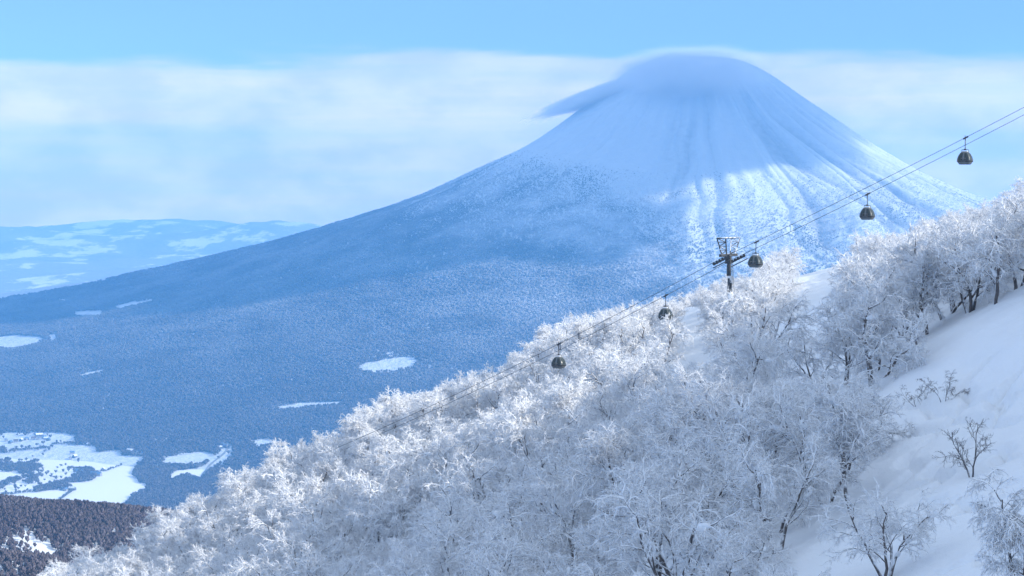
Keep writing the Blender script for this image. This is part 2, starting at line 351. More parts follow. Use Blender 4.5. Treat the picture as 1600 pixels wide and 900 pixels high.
SPARSE = [Zp([(-40,60),(330,60),(560,150),(420,330),(420,410),(-40,420)]), Zp([(1100,130),(1320,110),(1320,200),(1150,320),(1060,300)]), Zp([(640,150),(800,150),(820,200),(680,190)])]
n = 500000
d = np.sqrt(rng.uniform(5300 ** 2, 11700 ** 2, n)); a = rng.uniform(-0.262, 0.262, n)
x, y = d * np.sin(a), d * np.cos(a); z = h_all(x, y); px, py = project(x, y, z)
clear = np.zeros(n, bool); jx = px + 3 * (fbm(x / 40, y / 40, 2, 3) - 0.5); jy = py + 2.0 * (fbm(x / 60, y / 60, 2, 5) - 0.5)
for p in CLEARINGS: clear |= inpoly(jx, jy, p)
keep = ~clear & (z < 1150)
left_shift = sstep(MX - 200, MX - 1100, x) * 130
dens = 1 - 0.70 * sstep(520, 900, z - left_shift) - 0.30 * sstep(880, 1050, z - left_shift)
dens = dens * (0.55 + 0.9 * fbm(x / 170, y / 300, 4, 13) * (1 - 0.2 * sstep(500, 900, z)))
open_ = sstep(MX - 520, MX - 150, x) * sstep(330, 600, z); dens = dens * (1 - 0.72 * open_)       # trees thinned so the sunlit face shows whiter
for p in SPARSE: dens = np.where(inpoly(px, py, p), 0.85 * (fbm(x / 70, y / 260, 5, 15) > 0.555) + 0.03, dens)
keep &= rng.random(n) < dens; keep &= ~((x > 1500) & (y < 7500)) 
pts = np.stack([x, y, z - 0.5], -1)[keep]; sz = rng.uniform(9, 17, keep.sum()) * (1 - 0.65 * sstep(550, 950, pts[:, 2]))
n = 260000                                                  # smaller, closer-set trees towards the tree line
r = np.sqrt(rng.uniform(900 ** 2, 2500 ** 2, n)); a = rng.uniform(-1.75, 1.5, n); x, y = MX + r * np.sin(a), MY - r * np.cos(a); z = h_mtn(x, y); left_shift = sstep(MX - 200, MX - 1100, x) * 110
keep = rng.random(n) < sstep(560, 760, z) * (1 - sstep(800, 1060, z - left_shift)) * (0.25 + 1.3 * fbm(x / 130, y / 200, 4, 33) ** 1.5) * (1 - 0.6 * sstep(MX - 520, MX - 150, x))  # thinned likewise to whiten the sunlit face
pts = np.concatenate([pts, np.stack([x, y, z - 0.4], -1)[keep]]); sz = np.concatenate([sz, rng.uniform(4, 8, keep.sum())])
for (x0, y0, x1, y1, m) in [(340,445,420,388,40), (0,418,330,382,45), (385,265,530,270,40), (600,282,700,245,12), (690,188,815,196,40), (150,470,430,505,30), (300,128,480,118,35), (60,165,290,150,40), (960,250,1130,258,30), (440,500,640,485,60)]:
    for q in range(m):                                      # tree lines along the field boundaries
        f_ = (q + rng.uniform(-0.4, 0.4)) / m; p = hit((x0 + (x1 - x0) * f_) / 3.636, 660 + (y0 + (y1 - y0) * f_) / 3.638, h_all, 4800, 9500, 8.0)
        if p is not None: pts = np.vstack([pts, p]); sz = np.append(sz, rng.uniform(6, 13))
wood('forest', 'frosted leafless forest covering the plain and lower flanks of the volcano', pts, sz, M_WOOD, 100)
n = 75000; x = rng.uniform(-700, 60, n); y = rng.uniform(1330, 2080, n); z = h_knoll(x, y); px, py = project(x, y, z)
gap = inpoly(px + 12 * (fbm(x / 20, y / 20, 3, 9) - 0.5), py + 14 * (fbm(x / 25, y / 25, 3, 19) - 0.5), [(-60,850),(0,846),(12,828),(40,822),(62,832),(75,848),(98,862),(80,872),(0,862),(-60,862)])
keep = (~gap | (rng.random(n) < 0.10 + 0.35 * (fbm(x / 14, y / 30, 3, 29) > 0.52))) & (px > -60) & (px < 330)
wood('hill_forest', 'dark brown leafless wood on the low hill', np.stack([x, y, z - 0.3], -1)[keep], rng.uniform(4.2, 8, keep.sum()), M_BROWN, 200, None, 12, 0.36)
print('trees far', len(pts), keep.sum())

# ------------------------------------------------------------------ farm houses and the road in the valley
M_WALL = material('house_wall', m_plain((0.22, 0.24, 0.27), (0.45, 0.43, 0.40), 0.8, 0.2))
M_WALL2 = material('house_wall_dark', m_plain((0.10, 0.12, 0.16), (0.18, 0.17, 0.17), 0.8, 0.2))
M_ROOFS = [material('snowy_roof', m_plain((0.80, 0.82, 0.85), (0.86, 0.87, 0.89), 0.7, 0.5)), material('blue_roof', m_plain((0.06, 0.13, 0.26), (0.16, 0.25, 0.38), 0.5, 0.6)),
           material('brown_roof', m_plain((0.10, 0.075, 0.07), (0.17, 0.13, 0.12), 0.6, 0.6))]
def house_parts(w, l, h, rh):
    wall = mesh('wall', [(-w/2,-l/2,-2),(w/2,-l/2,-2),(w/2,l/2,-2),(-w/2,l/2,-2),(-w/2,-l/2,h),(w/2,-l/2,h),(w/2,l/2,h),(-w/2,l/2,h),(0,-l/2,h+rh-0.3),(0,l/2,h+rh-0.3)],
                [(0,1,5,8,4),(2,3,7,9,6),(1,2,6,5),(3,0,4,7)], False)
    e = 0.6; w2 = w/2+e; l2 = l/2+e; z0 = h - e*rh/(w/2); v = []
    for dz in (0, 0.35): v += [(-w2,-l2,z0+dz),(0,-l2,h+rh+dz),(w2,-l2,z0+dz),(-w2,l2,z0+dz),(0,l2,h+rh+dz),(w2,l2,z0+dz)]
    roof = mesh('roof', v, [(0,3,4,1),(1,4,5,2),(6,7,10,9),(7,8,11,10),(0,1,7,6),(1,2,8,7),(3,9,10,4),(4,10,11,5),(0,6,9,3),(2,5,11,8)], False)
    win = []
    for s in (-1, 1): win += [mesh('window', [(s*w*0.22-1,-l/2-0.06,1.5),(s*w*0.22+1,-l/2-0.06,1.5),(s*w*0.22+1,-l/2-0.06,3.2),(s*w*0.22-1,-l/2-0.06,3.2)], [(0,1,2,3)], False)]
    return wall, roof, win
HP = [house_parts(*a) for a in ((11,15,6,4.2),(13,24,7,5),(16,36,8,6))]
SPOTS = [(205,72,0),(222,80,1),(236,86,0),(250,92,0),(215,98,0),(262,98,0),(190,96,0),(275,104,0),(150,100,0),(120,106,0),(90,112,0),(60,118,0),(35,108,0),(15,240,1),(30,252,0),(45,246,0),(62,258,0),(20,266,0),(75,268,0),
         (430,282,0),(455,290,1),(480,286,0),(505,296,0),(440,304,0),(545,305,2),(585,276,1),(335,372,1),(350,384,0),(372,390,0),(408,386,1),(300,378,0),(520,318,0),(410,180,0),(425,200,0),(400,212,0),
         (1262,134,1),(1280,142,0),(1250,150,0),(1135,250,1),(1115,256,0),(700,172,0),(740,170,1),(1230,158,0),(100,440,0),(470,120,0),(500,132,0)]
for k, (zx, zy, s) in enumerate(SPOTS):
    p = hit(zx / 3.636, 660 + zy / 3.638, h_all, 4800, 9500, 4.0)
    if p is None: continue
    root = link('farm_house' if s < 2 else 'barn', None); root.location = p; root.rotation_euler = (0, 0, rng.uniform(-0.5, 0.5) + (1.57 if rng.random() < 0.5 else 0))
    rk = (1, 0, 2, 1)[k % 4]; wall, roof, win = HP[s]
    mats = (M_WALL, M_WALL2)[k % 2], M_ROOFS[rk]
    for me, m, nm in [(wall, mats[0], 'wall'), (roof, mats[1], 'roof')] + [(w, M_TRIM, 'window') for w in win]:
        me = me.copy() if nm != 'window' else me
        me.materials.clear(); me.materials.append(m); link(nm, me, None, root)
    where = 'in the snowy hamlet beside the upper fields' if zx < 330 and zy < 125 else 'clustered at the left border of the fields' if zx < 110 else \
            'by the bend of the road past the dark wood' if zx > 1100 else 'at the far border of the big white field' if zx > 690 else 'amid the white fields on the valley floor'
    if s == 2: tag(root, 'long low farm barn standing in the big white field', 'barn')
    else: tag(root, 'tiny farm house with %s roof %s' % (('blue', 'snowy', 'brown', 'blue')[k % 4], where), 'house', 'houses ' + where)
def ribbon(pts, w, h, lift):
    pts = np.array(pts); t = np.linspace(0, len(pts) - 1, 60); c = np.stack([np.interp(t, range(len(pts)), pts[:, i]) for i in (0, 1)], -1)
    for _ in range(4): c[1:-1] = (c[:-2] + 2 * c[1:-1] + c[2:]) / 4
    dv = np.gradient(c, axis=0); nn = np.stack([-dv[:, 1], dv[:, 0]], -1); nn /= np.linalg.norm(nn, axis=1)[:, None]
    v = np.concatenate([c + nn * w / 2, c - nn * w / 2]); n = len(c)
    z = np.tile(h(c[:, 0], c[:, 1]), 2) + lift
    return np.c_[v, z], np.stack([np.arange(n - 1), np.arange(1, n), n + np.arange(1, n), n + np.arange(n - 1)], -1)
rp = [hit(x / 3.636, 660 + y / 3.638, h_all, 4800, 9500, 4.0) for x, y in ((1310,120),(1285,165),(1235,210),(1185,250),(1155,290),(1142,335),(1135,420))]
v, f = ribbon([p for p in rp if p is not None], 9, h_all, 1.2)
tag(link('road', mesh('road', v, f), material('ploughed_road', m_plain((0.20, 0.22, 0.25), (0.32, 0.33, 0.35), 0.8, 0.05))), 'ploughed road curving between the valley fields', 'road', kind='structure')

# ------------------------------------------------------------------ clouds
def vol_mat(name, build):
    m = bpy.data.materials.new(name); m.use_nodes = True; t = m.node_tree; t.nodes.clear()
    p = N(t, 'ShaderNodeVolumePrincipled'); p.inputs['Color'].default_value = (0.97, 0.98, 1, 1); p.inputs['Anisotropy'].default_value = 0.2
    build(t, p); t.links.new(p.outputs[0], N(t, 'ShaderNodeOutputMaterial').inputs['Volume']); return m
def drifting(t, p):
    p.inputs['Density'].default_value = 0.012
M_CLOUD = vol_mat('drifting_cloud', drifting)
# the drifting cloud whose shadow lies on the summit and the left flank; it stands towards the sun, above the picture
SHADE = [(-700,512),(0,503),(300,478),(560,452),(760,415),(850,385),(880,400),(900,480),(960,470),(968,400),(985,335),(1030,300),(1090,282),(1150,266),(1210,250),(1262,262),(1330,250),(1350,225),(1290,140),(1240,40),(900,20),(-700,300)]
CH = 2550.0
cs = 45.0; gx, gy = np.meshgrid(np.arange(-2600, 6200, cs), np.arange(8200, 14800, cs)); k = np.array(SUN) / SUN.z
lo = np.full(gx.shape, np.nan); found = np.zeros(gx.shape, bool)
for zz in np.arange(1700, -40, -12.0):
    x = gx - (CH - zz) * k[0]; y = gy - (CH - zz) * k[1]; below = (h_all(x, y) >= zz) & ~found; lo[below] = zz; found |= below
lo = np.where(found, lo, 0.0); x = gx - (CH - lo) * k[0]; y = gy - (CH - lo) * k[1]; px, py = project(x, y, lo)
wob = 60 * (fbm(gx / 420, gy / 420, 4, 7) - 0.5) + 75 * (fbm(gx / 170, gy / 230, 3, 8) - 0.5)
mask = inpoly(px + wob, py + wob * 0.6, SHADE).astype(float)
mask[y > MY + 200] = 0
hole = sstep(0.70, 0.78, fbm(gx / 500, gy / 500, 3, 17)) * 0.0
for _ in range(2):
    for ax in (0, 1): mask = (np.roll(mask, 1, ax) + mask + np.roll(mask, -1, ax)) / 3
mask[0] = mask[-1] = 0; mask[:, 0] = mask[:, -1] = 0
th = sstep(0.10, 1.0, mask) * (1 - 0.88 * sstep(1150, 1330, px + 90 * (fbm(px / 30, py / 200, 2, 77) - 0.5))); on = mask > 0.12
lump = 0.6 + 0.8 * fbm(gx / 600, gy / 600, 4, 27)
top = CH + 330 * th * lump; bot = CH - 90 * th * lump
nr, nc = gx.shape; idx = np.arange(nr * nc).reshape(nr, nc); q = grid_faces(nr, nc)
cell = on.ravel()[q].any(1); q = q[cell]
v = np.concatenate([np.stack([gx, gy, top], -1).reshape(-1, 3), np.stack([gx, gy, bot], -1).reshape(-1, 3)]); off = nr * nc
e = {}
for f4 in q:
    for a, b in zip(f4, np.roll(f4, -1)):
        if (b, a) in e: del e[(b, a)]
        else: e[(a, b)] = 1
rim = np.array([(b, a, a + off, b + off) for a, b in e])
fq = np.concatenate([q, q[:, ::-1] + off, rim]); used, inv = np.unique(fq, return_inverse=True)
cloud = link('drifting_cloud', mesh('drifting_cloud', v[used], inv.reshape(-1, 4)), M_CLOUD)
tag(cloud, 'broad drifting cloud shading the volcano', 'cloud', kind='stuff')
# cap cloud: a lens of cloud hugging the summit, and its wing trailing to the left
def lens(name, centre, size, dens, label, seed, tilt=0.0, nscale=2.2, rag=0.7):
    bm = bmesh.new(); bmesh.ops.create_icosphere(bm, subdivisions=4, radius=1.0); me = bpy.data.meshes.new(name); bm.to_mesh(me); bm.free()
    def build(t, p):
        o = N(t, 'ShaderNodeTexCoord').outputs['Object']
        ln = N(t, 'ShaderNodeVectorMath', operation='LENGTH'); t.links.new(o, ln.inputs[0])
        mp = N(t, 'ShaderNodeMapping'); mp.inputs['Location'].default_value = (seed, seed * 2, 0); mp.inputs['Scale'].default_value = (1, 1, 0.9); t.links.new(o, mp.inputs[0])
        n1 = noise(t, nscale, 4, 0.5, vec=mp.outputs[0])
        v1 = math_n(t, 'ADD', ln.outputs['Value'], math_n(t, 'MULTIPLY', math_n(t, 'SUBTRACT', n1, 0.5), rag))
        t.links.new(math_n(t, 'MULTIPLY', math_n(t, 'MULTIPLY', mrange(t, v1, 0.98, 0.35), mrange(t, ln.outputs['Value'], 0.98, 0.6)), dens), p.inputs['Density'])
    o = link(name, me, vol_mat(name, build)); o.location = centre; o.scale = size; o.rotation_euler = (0, tilt, 0)
    return tag(o, label, 'cloud', kind='stuff')
def at(px, py, Y):
    ux, uz = ray(px, py); return (float(ux * Y), Y, float(CAM_H + uz * Y))
lens('cap_cloud', at(1080, 122, 11050), (500, 520, 175), 0.011, 'soft lens-shaped cloud hiding the volcano summit', 1.3, 0.0, 3.4, 0.9)
lens('wing_cloud', at(945, 145, 11350), (480, 300, 62), 0.030, 'thin blue wing of cloud trailing left from the summit', 4.1, tilt=R(-19))
lens('rim_cloud', at(1085, 92, 12500), (520, 300, 110), 0.004, 'thin cloud added behind the summit as the sunlit rim of its cap', 7.7)  # extra cloud put in to give the cap a bright rim

# ------------------------------------------------------------------ frosted birches on the slope
def tubes(P, r0, r1, sides):
    """P (N,k,3) polylines -> one mesh of tapered tubes"""
    n, k, _ = P.shape; T = np.gradient(P, axis=1); T /= np.linalg.norm(T, axis=2, keepdims=True) + 1e-9
    up = np.where(np.abs(T[..., 2:3]) > 0.9, np.array([1.0, 0, 0]), np.array([0, 0, 1.0])); U = np.cross(T, up); U /= np.linalg.norm(U, axis=2, keepdims=True) + 1e-9; V = np.cross(T, U)
    rad = r0[:, None] + (r1 - r0)[:, None] * np.linspace(0, 1, k)[None]
    a = np.arange(sides) * 2 * math.pi / sides
    ring = P[:, :, None, :] + rad[:, :, None, None] * (U[:, :, None, :] * np.cos(a)[None, None, :, None] + V[:, :, None, :] * np.sin(a)[None, None, :, None])
    v = ring.reshape(-1, 3); b = (np.arange(n) * k * sides)[:, None, None]; i = np.arange(k - 1)[None, :, None] * sides; j = np.arange(sides)[None, None, :]; j2 = (j + 1) % sides
    f = np.stack([b + i + j, b + i + j2, b + i + sides + j2, b + i + sides + j], -1).reshape(-1, 4)
    return v, f
def merge(parts):
    v, f, o = [], [], 0
    for a, b in parts: v.append(a); f.append(b + o); o += len(a)
    return np.concatenate(v), np.concatenate(f)
def unit(v): return v / (np.linalg.norm(v, axis=-1, keepdims=True) + 1e-9)
def grow(g, S, D, L, k, wiggle, grav):
    n = len(S); P = np.empty((n, k, 3)); P[:, 0] = S; d = unit(D); st = (L / (k - 1))[:, None]
    for i in range(1, k):
        d = unit(d + g.normal(0, wiggle, (n, 3)) + np.array([0, 0, grav])); P[:, i] = P[:, i - 1] + d * st
    return P
def children(g, P, per, t0, ang, jit):
    n, k, _ = P.shape; t = (t0 + (1 - t0) * (np.arange(per)[None] + g.random((n, per))) / per); f = t * (k - 1); i = np.minimum(f.astype(int), k - 2); u = (f - i)[..., None]
    I = np.arange(n)[:, None]; S = P[I, i] * (1 - u) + P[I, i + 1] * u; T = unit(P[I, i + 1] - P[I, i])
    rnd = unit(np.cross(T, unit(g.normal(0, 1, (n, per, 3))))); a = ang + g.normal(0, jit, (n, per, 1))
    return S.reshape(-1, 3), unit(T * np.cos(a) + rnd * np.sin(a)).reshape(-1, 3), t.ravel()
def birch(seed, H, stems, lean, droop, per=(7, 7, 6, 7), spread=0.75, thick=1.0, frost=1.0, loads=14):
    g = np.random.default_rng(seed); a = g.random(stems) * 6.283 if stems > 1 else g.random(1) * 6.283
    if stems > 1: a = a[0] + np.arange(stems) * 6.283 / stems + g.normal(0, 0.3, stems)
    D = np.stack([np.cos(a) * lean, np.sin(a) * lean, np.ones(stems)], -1); S = np.stack([np.cos(a) * 0.16, np.sin(a) * 0.16, np.full(stems, -0.5)], -1) * (1 if stems > 1 else 0.0 + 1)
    P0 = grow(g, S, D, H * g.uniform(0.68, 0.86, stems), 9, 0.13, 0.03); r = 0.145 * thick * H / 8
    out_t = [tubes(P0, np.full(stems, r), np.full(stems, r * 0.3), 7)]
    S, D, t = children(g, P0, per[0], 0.30, spread, 0.2); P1 = grow(g, S, D, H * 0.40 * (1.15 - 0.55 * t) * g.uniform(0.7, 1.2, len(S)), 7, 0.2, 0.05 - droop * 0.6)
    out_t.append(tubes(P1, np.full(len(S), r * 0.42), np.full(len(S), r * 0.13), 5))
    S, D, t = children(g, P1, per[1], 0.22, 0.75, 0.25); P2 = grow(g, S, D, H * 0.19 * (1.15 - 0.5 * t) * g.uniform(0.6, 1.25, len(S)), 5, 0.2, -droop)
    c = [tubes(P2, np.full(len(S), 0.046 * frost), np.full(len(S), 0.024 * frost), 4)]
    S, D, t = children(g, P2, per[2], 0.12, 0.7, 0.25); P3 = grow(g, S, D, H * 0.085 * g.uniform(0.6, 1.3, len(S)), 4, 0.2, -droop * 1.3)
    c.append(tubes(P3, np.full(len(S), 0.032 * frost), np.full(len(S), 0.016 * frost), 3))
    S, D, t = children(g, P3, per[3], 0.05, 0.75, 0.3); P4 = grow(g, S, D, H * 0.040 * g.uniform(0.5, 1.4, len(S)), 3, 0.2, -droop)
    c.append(tubes(P4, np.full(len(S), 0.021 * frost), np.full(len(S), 0.009 * frost), 3))
    tr = mesh('trunk', *merge(out_t)); cr = mesh('crown', *merge(c)); ld = None
    if loads:
        bm = bmesh.new()
        for q in range(loads):
            i = g.integers(len(P1)); j = g.integers(1, 5); p = P1[i, j]; d = unit(P1[i, j + 1] - P1[i, j]); s = 0.6 + 0.9 * g.random() ** 2
            rot = Vector(d).to_track_quat('X', 'Z').to_matrix().to_4x4()
            mt = Matrix.Translation(Vector(p) + Vector((0, 0, 0.05))) @ rot @ Matrix.Diagonal((0.34 * s, 0.15 * s, 0.13 * s, 1))
            r_ = bmesh.ops.create_icosphere(bm, subdivisions=2, radius=1, matrix=mt)
            for vv in r_['verts']: vv.co += Vector(g.normal(0, 0.035, 3))
        ld = bpy.data.meshes.new('snow_load'); bm.to_mesh(ld); bm.free(); ld.polygons.foreach_set('use_smooth', np.ones(len(ld.polygons), bool)); ld.materials.append(M_SNOW)
    return tr, cr, ld
KIND = {}
for k, (st, ln, dr) in enumerate([(3, 0.30, 0.05), (2, 0.22, 0.10), (4, 0.38, 0.08), (1, 0.08, 0.07), (3, 0.42, 0.16), (2, 0.30, 0.05), (4, 0.30, 0.12), (1, 0.16, 0.14)]):
    per = (9, 7, 6, 7) if st == 2 else (14, 8, 6, 7) if st == 1 else (7, 7, 5, 7) if st == 3 else (6, 6, 5, 7)
    KIND[k] = birch(500 + k, 8.0, st, ln, dr, per)
KIND['weep'] = birch(530, 6.5, 3, 0.30, 0.24, (8, 7, 6, 7), 0.9)
KIND['shrub'] = birch(541, 4.0, 2, 0.22, -0.02, (6, 5, 4, 3), 0.5, 1.0, 0.42, 0)
KIND['bent'] = birch(552, 3.4, 4, 0.9, 0.14, (4, 4, 4, 3), 0.6, 0.6, 0.40, 0)
for k, (a, b, c) in KIND.items():
    a.materials.append(M_TWIG if k in ('shrub', 'bent') else M_BARK); b.materials.append(M_TWIG if k in ('shrub', 'bent') else M_RIME)
PLACED = []
def plant(kind, p, h, rz, label, group=None, name='birch_tree', cat='tree', lean=(0, 0)):
    root = link(name, None); root.location = p; base = 6.5 if kind == 'weep' else 4.0 if kind == 'shrub' else 3.4 if kind == 'bent' else 8.0
    root.scale = (h / base,) * 3; root.rotation_euler = (lean[0], lean[1], rz); tag(root, label, cat, group)
    for nm, me in zip(('trunk', 'crown', 'snow_load'), KIND[kind]):
        if me:
            q = link(nm, me, None, root)
            if nm == 'snow_load': q['kind'] = 'stuff'
    PLACED.append((p[0], p[1], h)); return root
KEY = [(1335,797,3,8.6,'tall slender frosted birch with dark forked trunk at the edge of the ski run'), (1215,866,1,7.6,'frosted birch with a pair of dark leaning trunks near the bottom of the picture'),
    (1558,474,5,8.8,'frosted birch with two dark trunks standing highest on the slope beside the run'), (1410,541,5,8.8,'frosted birch with dark trunk at the shadowed edge of the run'),
    (1322,600,0,7.6,'broad frosted birch with low branches spreading above the open run'), (1190,572,2,9.6,'frosted birch with several thin bare stems in the small clearing under the lift'),
    (1476,497,5,8.8,'frosted birch standing behind the bent shrub, second from the upper trunk pair'), (1450,520,3,8.2,'single-trunk frosted birch in the row along the upper run'),
    (1375,556,7,7.6,'leaning frosted birch at the lower end of the row along the run'), (1516,487,2,8.2,'bushy frosted birch between the trunk pair and the row along the run'),
    (1275,612,4,6.2,'low drooping frosted birch with branches hanging towards the snow'), (1385,905,6,5.6,'bushy frosted birch with many stems at the foot of the ski run'),
    (1592,935,'weep',6.2,'frosted drooping birch cut off by the lower right corner'), (1590,452,0,8.6,'tall frosted birch at the right border below the lift cables')]
for i, (px, py, k, h, lab) in enumerate(KEY):
    p = hit(px, py, h_hill, 70, 460, 0.4)
    if p is not None: plant(k, p - np.array([0, 0, 0.1]), h, 1.1 * i, lab, name='weeping_birch' if k == 'weep' else 'birch_tree')
for px, py, k, h, rz, lab in [(1516,746,'shrub',3.7,0.4,'small dark bare shrub with two stems alone on the ski run'), (1476,624,'bent',2.7,2.2,'dark bent bare shrub bowed over on the upper ski run'),
                              (1432,628,'bent',2.0,0.3,'small bare bent shrub left of the bowed one on the run')]:
    p = hit(px, py, h_hill, 70, 460, 0.4); plant(k, p - np.array([0, 0, 0.1]), h, rz, lab, name='bare_shrub', cat='shrub')
q = np.array([27.65, 287.0]) + np.array([0.886, -0.463]) * -9.0 + np.array([0.463, 0.886]) * 2.4      # between the two cables
plant(1, (q[0], q[1], float(h_hill(q[0:1], q[1:2])[0]) - 0.15), 9.2, 2.0, 'frosted birch whose twigs veil the gondola left of the tower')
OPEN = [[(1800,1200),(1270,1200),(1275,960),(1290,830),(1320,790),(1345,690),(1330,640),(1380,596),(1440,540),(1500,508),(1560,482),(1800,440)], [(1190,660),(1198,540),(1212,470),(1235,428),(1345,400),(1362,430),(1335,500),(1300,580),(1262,680),(1225,700)],
        [(1010,600),(1060,500),(1120,500),(1130,560),(1060,640)], [(930,1000),(950,850),(1000,850),(1030,1000)]]
# candidates all over the wooded part of the slope, thinned to a natural spacing, those that show largest first
n = 14000; cx = rng.uniform(-105, 75, n); cy = rng.uniform(100, 440, n); cz = h_hill(cx, cy); px, py = project(cx, cy, cz)
ok = (px > -90) & (px < 1660) & (py < 1075)
for p in OPEN: ok &= ~inpoly(px, py, p)
ok &= ~((cx > 0.236 * cy + 6))
ROPE_O, ROPE_D = np.array([27.65, 287.0]), np.array([0.886, -0.463])
t_ = (cx - ROPE_O[0]) * ROPE_D[0] + (cy - ROPE_O[1]) * ROPE_D[1]; s_ = (cx - ROPE_O[0]) * 0.463 + (cy - ROPE_O[1]) * 0.886
rope_py = np.interp(px, [600, 873, 1126, 1508, 1600], [675, 538, 404, 215, 170])    # where the nearer cable crosses that column of the photograph
tall = (py - rope_py - 46) / F * cy                       # a crown in front of the cable stays below the hanging cabins
sky_py = np.interp(px, [-90, 100, 300, 450, 560, 620, 750, 840, 870, 1000, 1090, 1180, 1250, 1340, 1400, 1450, 1500, 1550, 1600, 1660], [940, 862, 760, 690, 640, 600, 580, 535, 495, 468, 445, 415, 368, 360, 362, 345, 325, 308, 288, 262])
sky_h = (py - sky_py - rng.uniform(-6, 16, n)) / F * cy    # the wood's outline against the volcano
low = (s_ > -3.0) & (s_ < 8.0)                            # under the lift the trees are kept low
idx = np.nonzero(ok)[0]; got = np.array([(a, b) for a, b, c in PLACED]); sel = []
for i in idx:
    ms = 4.5 if cy[i] < 200 else 4.9
    if ((got[:, 0] - cx[i]) ** 2 + (got[:, 1] - cy[i]) ** 2).min() < ms * ms: continue
    got = np.vstack([got, (cx[i], cy[i])]); sel.append(i)
sel.sort(key=lambda i: cy[i]); LIMIT = 300 - len(PLACED); rest = []
REGION = [(1500, 0, 'beside the upper end of the ski run, near the right border', ), (1300, 0, 'in the belt of trees along the upper ski run'), (1060, 700, 'in the wood below the tower, near the bottom of the picture'),
          (1060, 0, 'between the lift tower and the ski run'), (830, 720, 'low in the middle of the wood, near the bottom of the picture'), (830, 0, 'in the wood below the two lowest gondolas'),
          (560, 740, 'near the bottom of the picture, left of the middle'), (560, 0, 'on the skyline left of the lowest gondola'), (300, 0, 'in the lower left of the wood, above the valley fields'), (-999, 0, 'at the low left end of the wood beside the brown hill')]
for q, i in enumerate(sel):
    k = int(rng.choice([0, 1, 2, 3, 4, 5, 6, 7], p=[.17, .14, .17, .06, .15, .12, .13, .06])); h = rng.uniform(5.6, 10.2)
    if cy[i] > 300: h = rng.uniform(5.5, 11)
    h = min(h, sky_h[i])
    if py[i] > 840 and px[i] > 1150: h *= 0.75
    if low[i]: h *= 0.62
    if s_[i] < 0 and px[i] > 690: h = min(h, tall[i])
    if 1180 < px[i] < 1345 and cy[i] < 250: h = min(h, (py[i] - 572) / F * cy[i])      # keep the small clearings in view
    if 1010 < px[i] < 1130 and cy[i] < 290: h = min(h, (py[i] - 560) / F * cy[i])
    if 1098 < px[i] < 1190 and cy[i] < 288: h = min(h, (py[i] - 494) / F * cy[i])     # the tower's mast shows above the nearer trees
    if h < 2.4: continue
    if q >= LIMIT: rest.append((cx[i], cy[i], cz[i] - 0.15, h / 8)); continue
    reg = next(r[2] for r in REGION if px[i] > r[0] and py[i] > r[1])
    plant(k, (cx[i], cy[i], cz[i] - 0.15), h, rng.uniform(0, 6.28), 'white frosted birch ' + reg, 'birches ' + reg, lean=(rng.normal(0, 0.05), rng.normal(-0.06, 0.05)))
print('birches', len(PLACED), 'rest', len(rest))
if rest:
    rest = np.array(rest); joined = []
    for k in range(8):
        ms = [m for m in KIND[k][:2]]; bmj = bmesh.new(); off = 0
        nv = [len(m.vertices) for m in ms]; V = np.concatenate([np.array([v.co for v in m.vertices]) for m in ms]); Fq = np.concatenate([np.array([p.vertices[:] for p in m.polygons]) + o for m, o in zip(ms, (0, nv[0]))]); bmj.free()
        me = mesh('far_birch', V, Fq); me.materials.append(M_BARK); me.materials.append(M_RIME)
        mi = np.zeros(len(Fq), np.int32); mi[len(ms[0].polygons):] = 1; me.polygons.foreach_set('material_index', mi); joined.append(me)
    wood('frosted_wood', 'frosted white wood filling the far side of the slope', rest[:, :3], rest[:, 3], M_RIME, 0, joined)
print('tris per kind', {k: sum(2 * len(m.polygons) for m in v[:2]) for k, v in KIND.items()})

# ------------------------------------------------------------------ the gondola lift
def bm_mesh(name, bm, mat, parent, smooth=False, loc=None):
    me = bpy.data.meshes.new(name); bm.to_mesh(me); bm.free()
    if smooth: me.polygons.foreach_set('use_smooth', np.ones(len(me.polygons), bool))
    me.materials.append(mat); o = link(name, me, None, parent)
    if loc is not None: o.location = loc
    return o
def bar(bm, a, b, r, sides=8):
    a, b = Vector(a), Vector(b); d = b - a
    m = Matrix.Translation((a + b) / 2) @ d.to_track_quat('Z', 'Y').to_matrix().to_4x4()
    bmesh.ops.create_cone(bm, cap_ends=True, segments=sides, radius1=r, radius2=r, depth=d.length, matrix=m)
def block(bm, c, s, rot=None):
    m = Matrix.Translation(Vector(c)) @ (rot or Matrix.Identity(4)) @ Matrix.Diagonal((*s, 1)); bmesh.ops.create_cube(bm, size=1, matrix=m)
RD = Vector((0.886, -0.463, 0.0)); RS = Vector((0.463, 0.886, 0.0)); GAUGE = 5.5      # along the rope in plan, and across it
HEAD = math.atan2(RD.y, RD.x)
def rope_z(t): return CAM_H - 7.12 + (0.472 * t + 0.0006 * t * (t - 33) if t > 0 else 0.504 * t + 0.0009 * t * (t + 24))
def rope_p(t, far): p = Vector((ROPE_O[0], ROPE_O[1], 0)) + RD * t + RS * (GAUGE if far else 0); p.z = rope_z(t); return p
for far in (0, 1):
    P = np.array([[tuple(rope_p(t, far)) for t in np.linspace(-62, 150, 107)]]); v, f = tubes(P, np.array([0.034]), np.array([0.034]), 6)
    tag(link('haul_cable', mesh('haul_cable', v, f), M_ROPE), ('upper' if not far else 'lower') + ' dark steel cable of the gondola lift, ' + ('nearer' if not far else 'farther') + ' of the two', 'cable')
def section(z):      # half-width along the rope and across it, at height z above the cabin floor
    zz = [0, 0.10, 0.38, 0.62, 1.05, 1.42, 1.66, 1.78]; a = [0.62, 0.82, 1.00, 1.02, 0.90, 0.70, 0.52, 0.30]; b = [0.60, 0.76, 0.88, 0.90, 0.82, 0.68, 0.52, 0.30]
    return np.interp(z, zz, a), np.interp(z, zz, b)
